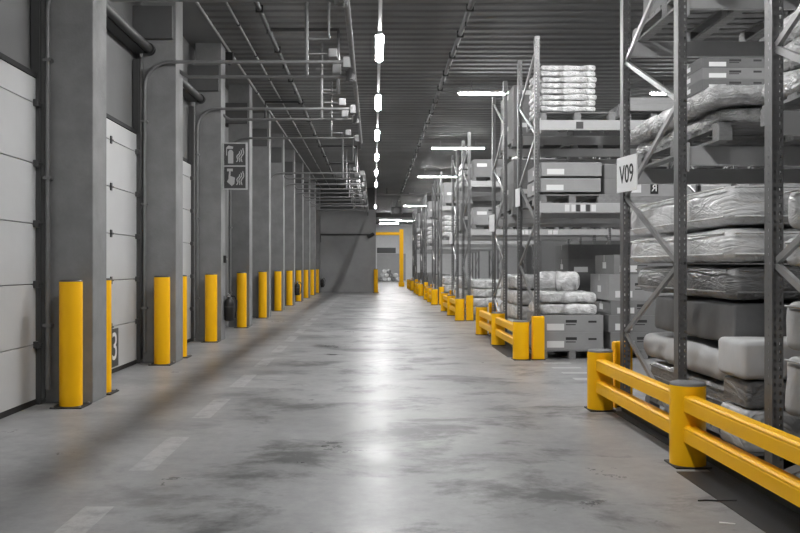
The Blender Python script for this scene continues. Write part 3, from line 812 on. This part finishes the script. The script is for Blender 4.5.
# --- second row, front rack (fully in view)
yA = ROW0 + DROW + .0
row2 = 'front rack of the second row'
z = pallet('floor pallet under two grey cartons, front rack of the second row', 2.52, 3.48, yA + .02, yA + 1.2, 0)
for i in range(2):
    z = carton(('lower', 'upper')[i] + ' of two grey cartons with white labels on the floor pallet', 3.0, yA + .62, z, .95, 1.15, .262, 'card')
for i in range(2):
    z = pack(('lower', 'upper')[i] + ' of two bright film packs lying on the two grey cartons', 2.96, yA + .55, z, .86, .95, .18, 'filmc', 40 + i, .06, .035, freq=4, fine=2.2, strap=False)
def roll(label, cx, cy, z, r, ln, rz, m='filmc'):
    t = thing('wrapped_roll', label, 'roll', (cx, cy, z + r), rz, 'wrapped rolls')
    mb = MB(); n = 28; vs = []; fs = []
    prof = [(-ln / 2, .02), (-ln / 2 + .005, r * .35), (-ln / 2 + .0, r * .6), (-ln / 2 + .03, r * .88), (-ln / 2 + .09, r)] + [(-ln / 2 + .09 + (ln - .18) * i / 12, r * (1 + .03 * math.sin(i * 2.1))) for i in range(1, 12)] + [(ln / 2 - .09, r), (ln / 2 - .03, r * .88), (ln / 2, r * .6), (ln / 2 - .005, r * .35), (ln / 2, .02)]
    for x, rr in prof:
        for k in range(n):
            a = 2 * math.pi * k / n; q = rr * (1 + .05 * noise.noise(Vector((x * 4, math.cos(a) * 2, math.sin(a) * 2))))
            vs.append((x, q * math.cos(a), q * math.sin(a)))
    for i in range(len(prof) - 1):
        for k in range(n): fs.append((i * n + k, i * n + (k + 1) % n, (i + 1) * n + (k + 1) % n, (i + 1) * n + k))
    fs += [list(range(n))[::-1], [(len(prof) - 1) * n + k for k in range(n)]]
    obj('body', MB().add(vs, fs, True), M[m], t)
    obj('strap', MB().lathe([(r * 1.05, -.012), (r * 1.05, .012)], n=28), M['tape'], t).rotation_euler = (0, R(90), 0)
    return t
roll('bright film-wrapped roll lying on top of the packs, second row', 2.86, yA + .42, z + .0, .15, .66, R(-24))
# second floor pallet
z = pallet('floor pallet under the tall carton stack, second row front rack', 3.58, 4.62, yA + .05, yA + 1.2, 0)
for i, (h, m) in enumerate(((.26, 'cardm'), (.26, 'cardm'), (.22, 'cardm'), (.40, 'card'), (.30, 'cardm'))):
    z = carton(f'{nth(i, 5)} carton of the tall stack beside the two labelled cartons, second row', 4.1 - .03 * (i % 2), yA + .65, z, 1.0 if i != 4 else .9, 1.1, h, m)
z = pallet('floor pallet farther inside the second row front rack', 4.8, 5.8, yA + .05, yA + 1.2, 0)
for i in range(3): z = pack(f'{nth(i, 3)} wrapped pack on the inner floor pallet, second row front rack', 5.3, yA + .6, z, .95, 1.1, .3, 'filmg', 44 + i)
# first shelf
z = pallet('pallet on the first shelf under two flat cartons, second row', 2.52, 3.5, yA + .06, yA + 1.25, LV[0])
for i in range(2):
    z = carton(('lower', 'upper')[i] + ' of two flat grey cartons on the first shelf, second row', 2.98 + .01 * i, yA + .6, z + (.03 if i else 0.03), .92, 1.1, .21, 'card', mark=False)
    if i == 0: pass
z = pallet('narrow pallet on the first shelf beside the V09 sign, second row', 3.5, 3.78, yA + .06, yA + 1.25, LV[0])
for i in range(2):
    z = carton(f'{nth(i, 2)} of two cartons next to the V09 sign on the first shelf', 3.64, yA + .65, z, .27, 1.1, .23, 'cardm', mark=False, stick=False)
lb = thing('marked_carton', 'flat carton with a reversed white R on a black sticker, behind the V09 sign', 'carton', (3.77, yA + .06, LV[0]))
obj('body', MB().box(.08, .95, .0, 1.0, .1, .32, .006), M['card'], lb)
obj('base_board', MB().box(.05, .98, .0, 1.0, .0, .1), M['wood'], lb)
obj('white_label', MB().box(-.16 + .27, .01 + .27, -.004, 0, .16, .30), M['label'], lb)
lk = obj('sticker', MB().box(.30 + .12, .42 + .12, -.004, 0, .14, .31), M['black'], lb)
me = text_mesh('R', .15); o = link('letter', me, M['white'], lk); o.rotation_euler = (R(90), 0, 0); o.scale = (-1, 1, 1); o.location = (.48, -.007, .225)
# second shelf
z = pallet('pallet on the second shelf under eight thin bright packs, second row', 2.52, 3.66, yA + .06, yA + 1.2, LV[1])
for i in range(8):
    z = pack(f'{nth(i, 8)} of eight thin bright packs stacked on the second shelf', 2.95 + .012 * ((i * 7) % 3 - 1), yA + .55, z, .84, 1.0, .091, 'filmc', 50 + i, .03, .022, freq=4, fine=2.2, strap=False) - .002
z = pallet('pallet on the second shelf with flat boards, second row', 3.8, 4.7, yA + .06, yA + 1.25, LV[1])
for i in range(3):
    z = carton(f'{nth(i, 3)} of three flat board bundles on the second shelf, second row', 4.25 + .02 * i, yA + .55, z, .88, 1.1, (.10, .05, .05)[i], 'card', mark=False, stick=False)
z = pallet('pallet on the second shelf under three dark flat cartons, second row', 5.0, 6.05, yA + .06, yA + 1.28, LV[1])
z += .32
carton('base carton under three dark flat cartons, second shelf of second row', 5.48, yA + .64, z - .32, 1.0, 1.2, .32, 'cardm', mark=False)
for i in range(3):
    z = carton(f'{nth(i, 3)} of three dark flat cartons on the second shelf, second row', 5.48, yA + .64, z, 1.02, 1.2, .17, 'cardd' if i != 1 else 'cardm')

# --- second row, rear rack
yB = yA + 3.12
rr = 'rear rack of the second row'
def slot(kind, n, r, side, lev, x0, w, h, m, d=1.25, yo=.1, mk=False):
    y = ROW0 + DROW * r + (0 if side == 0 else 3.12) + yo
    zz = (0, LV[0], LV[1])[lev]
    sh = ('on the floor', 'on the first shelf', 'on the second shelf')[lev]
    dep = 'lane side' if x0 < 3 else ('middle' if x0 < 4.2 else 'inner side')
    where = f'{sh}, {("front", "rear")[side]} rack, {rowname[r]} row, {dep}'
    z = pallet(f'pallet {where}', x0, x0 + w, y, y + d, zz)
    for i in range(n):
        if kind == 'c':
            z = carton(f'{nth(i, n)} carton {where}', x0 + w / 2, y + d / 2, z, w - .06, d - .1, h, m, mark=mk, stick=(i % 3 == 1))
        else:
            z = pack(f'{nth(i, n)} wrapped pack {where}', x0 + w / 2, y + d / 2, z, w - .04, d - .05, h, m if m != 'film' else 'filmc', i + r, .06, .03, fine=1.2)
slot('p', 4, 1, 1, 0, 2.55, 1.0, .28, 'film', 1.9, -.5)
slot('c', 6, 1, 1, 0, 3.65, 1.15, .28, 'cardd')
slot('c', 4, 1, 1, 1, 2.55, 1.05, .22, 'cardm', 1.7, -.3)
slot('c', 3, 1, 1, 1, 3.75, 1.05, .25, 'cardd')
slot('c', 5, 1, 1, 2, 2.55, 1.05, .2, 'cardm', 1.7, -.3)
slot('c', 2, 1, 1, 2, 3.75, 1.05, .22, 'cardd')
# --- third row
slot('p', 4, 2, 0, 0, 2.55, 1.1, .23, 'film')
slot('p', 3, 2, 0, 0, 3.8, 1.1, .28, 'filmg')
slot('c', 4, 2, 0, 0, 5.0, 1.0, .25, 'cardd')
slot('c', 2, 2, 0, 1, 2.55, 1.05, .22, 'card', mk=True)
slot('c', 3, 2, 0, 1, 3.75, 1.05, .25, 'cardm')
slot('c', 3, 2, 0, 1, 4.95, 1.05, .22, 'card')
slot('c', 2, 2, 0, 2, 2.55, 1.05, .22, 'cardm')
slot('p', 4, 2, 0, 2, 3.75, 1.05, .16, 'filmg')
slot('p', 3, 2, 1, 0, 2.55, 1.05, .3, 'film')
slot('c', 3, 2, 1, 1, 2.55, 1.05, .26, 'cardm')
slot('p', 4, 2, 1, 1, 3.75, 1.05, .2, 'film')
slot('p', 4, 2, 1, 2, 2.55, 1.05, .18, 'filmg')
# --- rows four to six
for r in (3, 4, 5):
    slot('p' if r == 3 else 'c', 3, r, 0, 0, 2.55, 1.1, .3, 'film' if r == 3 else 'cardm')
    slot('p', 4, r, 0, 1, 2.55, 1.1, .2, 'film')
    slot('c', 3, r, 0, 2, 2.55, 1.1, .25, 'card')
    if r < 5:
        slot('c', 3, r, 1, 0, 2.55, 1.1, .3, 'card')
        slot('c', 3, r, 1, 1, 2.55, 1.1, .25, 'cardm')

# ------------------------------------------------------------------ far end
gp = thing('portal_frame', 'tall yellow portal frame over the passage at the far end', 'portal frame', (0, 59.5, 0))
for x in (-1.4, 1.92): pass
obj('post', MB().box(1.78, 2.06, -.14, .14, .3, 4.0, .02), M['yellow'], gp)
obj('crossbar', MB().box(.12, 1.78, -.09, .09, 3.6, 3.8, .02), M['yellow'], gp)
obj('base', MB().box(1.72, 2.12, -.2, .2, 0, .3, .02), M['yellow'], gp)
n = 0
for row_, cnt in enumerate((5, 4, 2)):
    for i in range(cnt):
        x = .55 + i * .42 + row_ * .21
        lab = f'{ORD[i]} from the left in the {("bottom", "middle", "top")[row_]} layer of wrapped rolls at the far wall'
        roll(lab, x, 80.0, .02 + row_ * .36, .2, 1.6, R(90), ('filmd', 'filmg', 'filmc')[(i + row_) % 3])
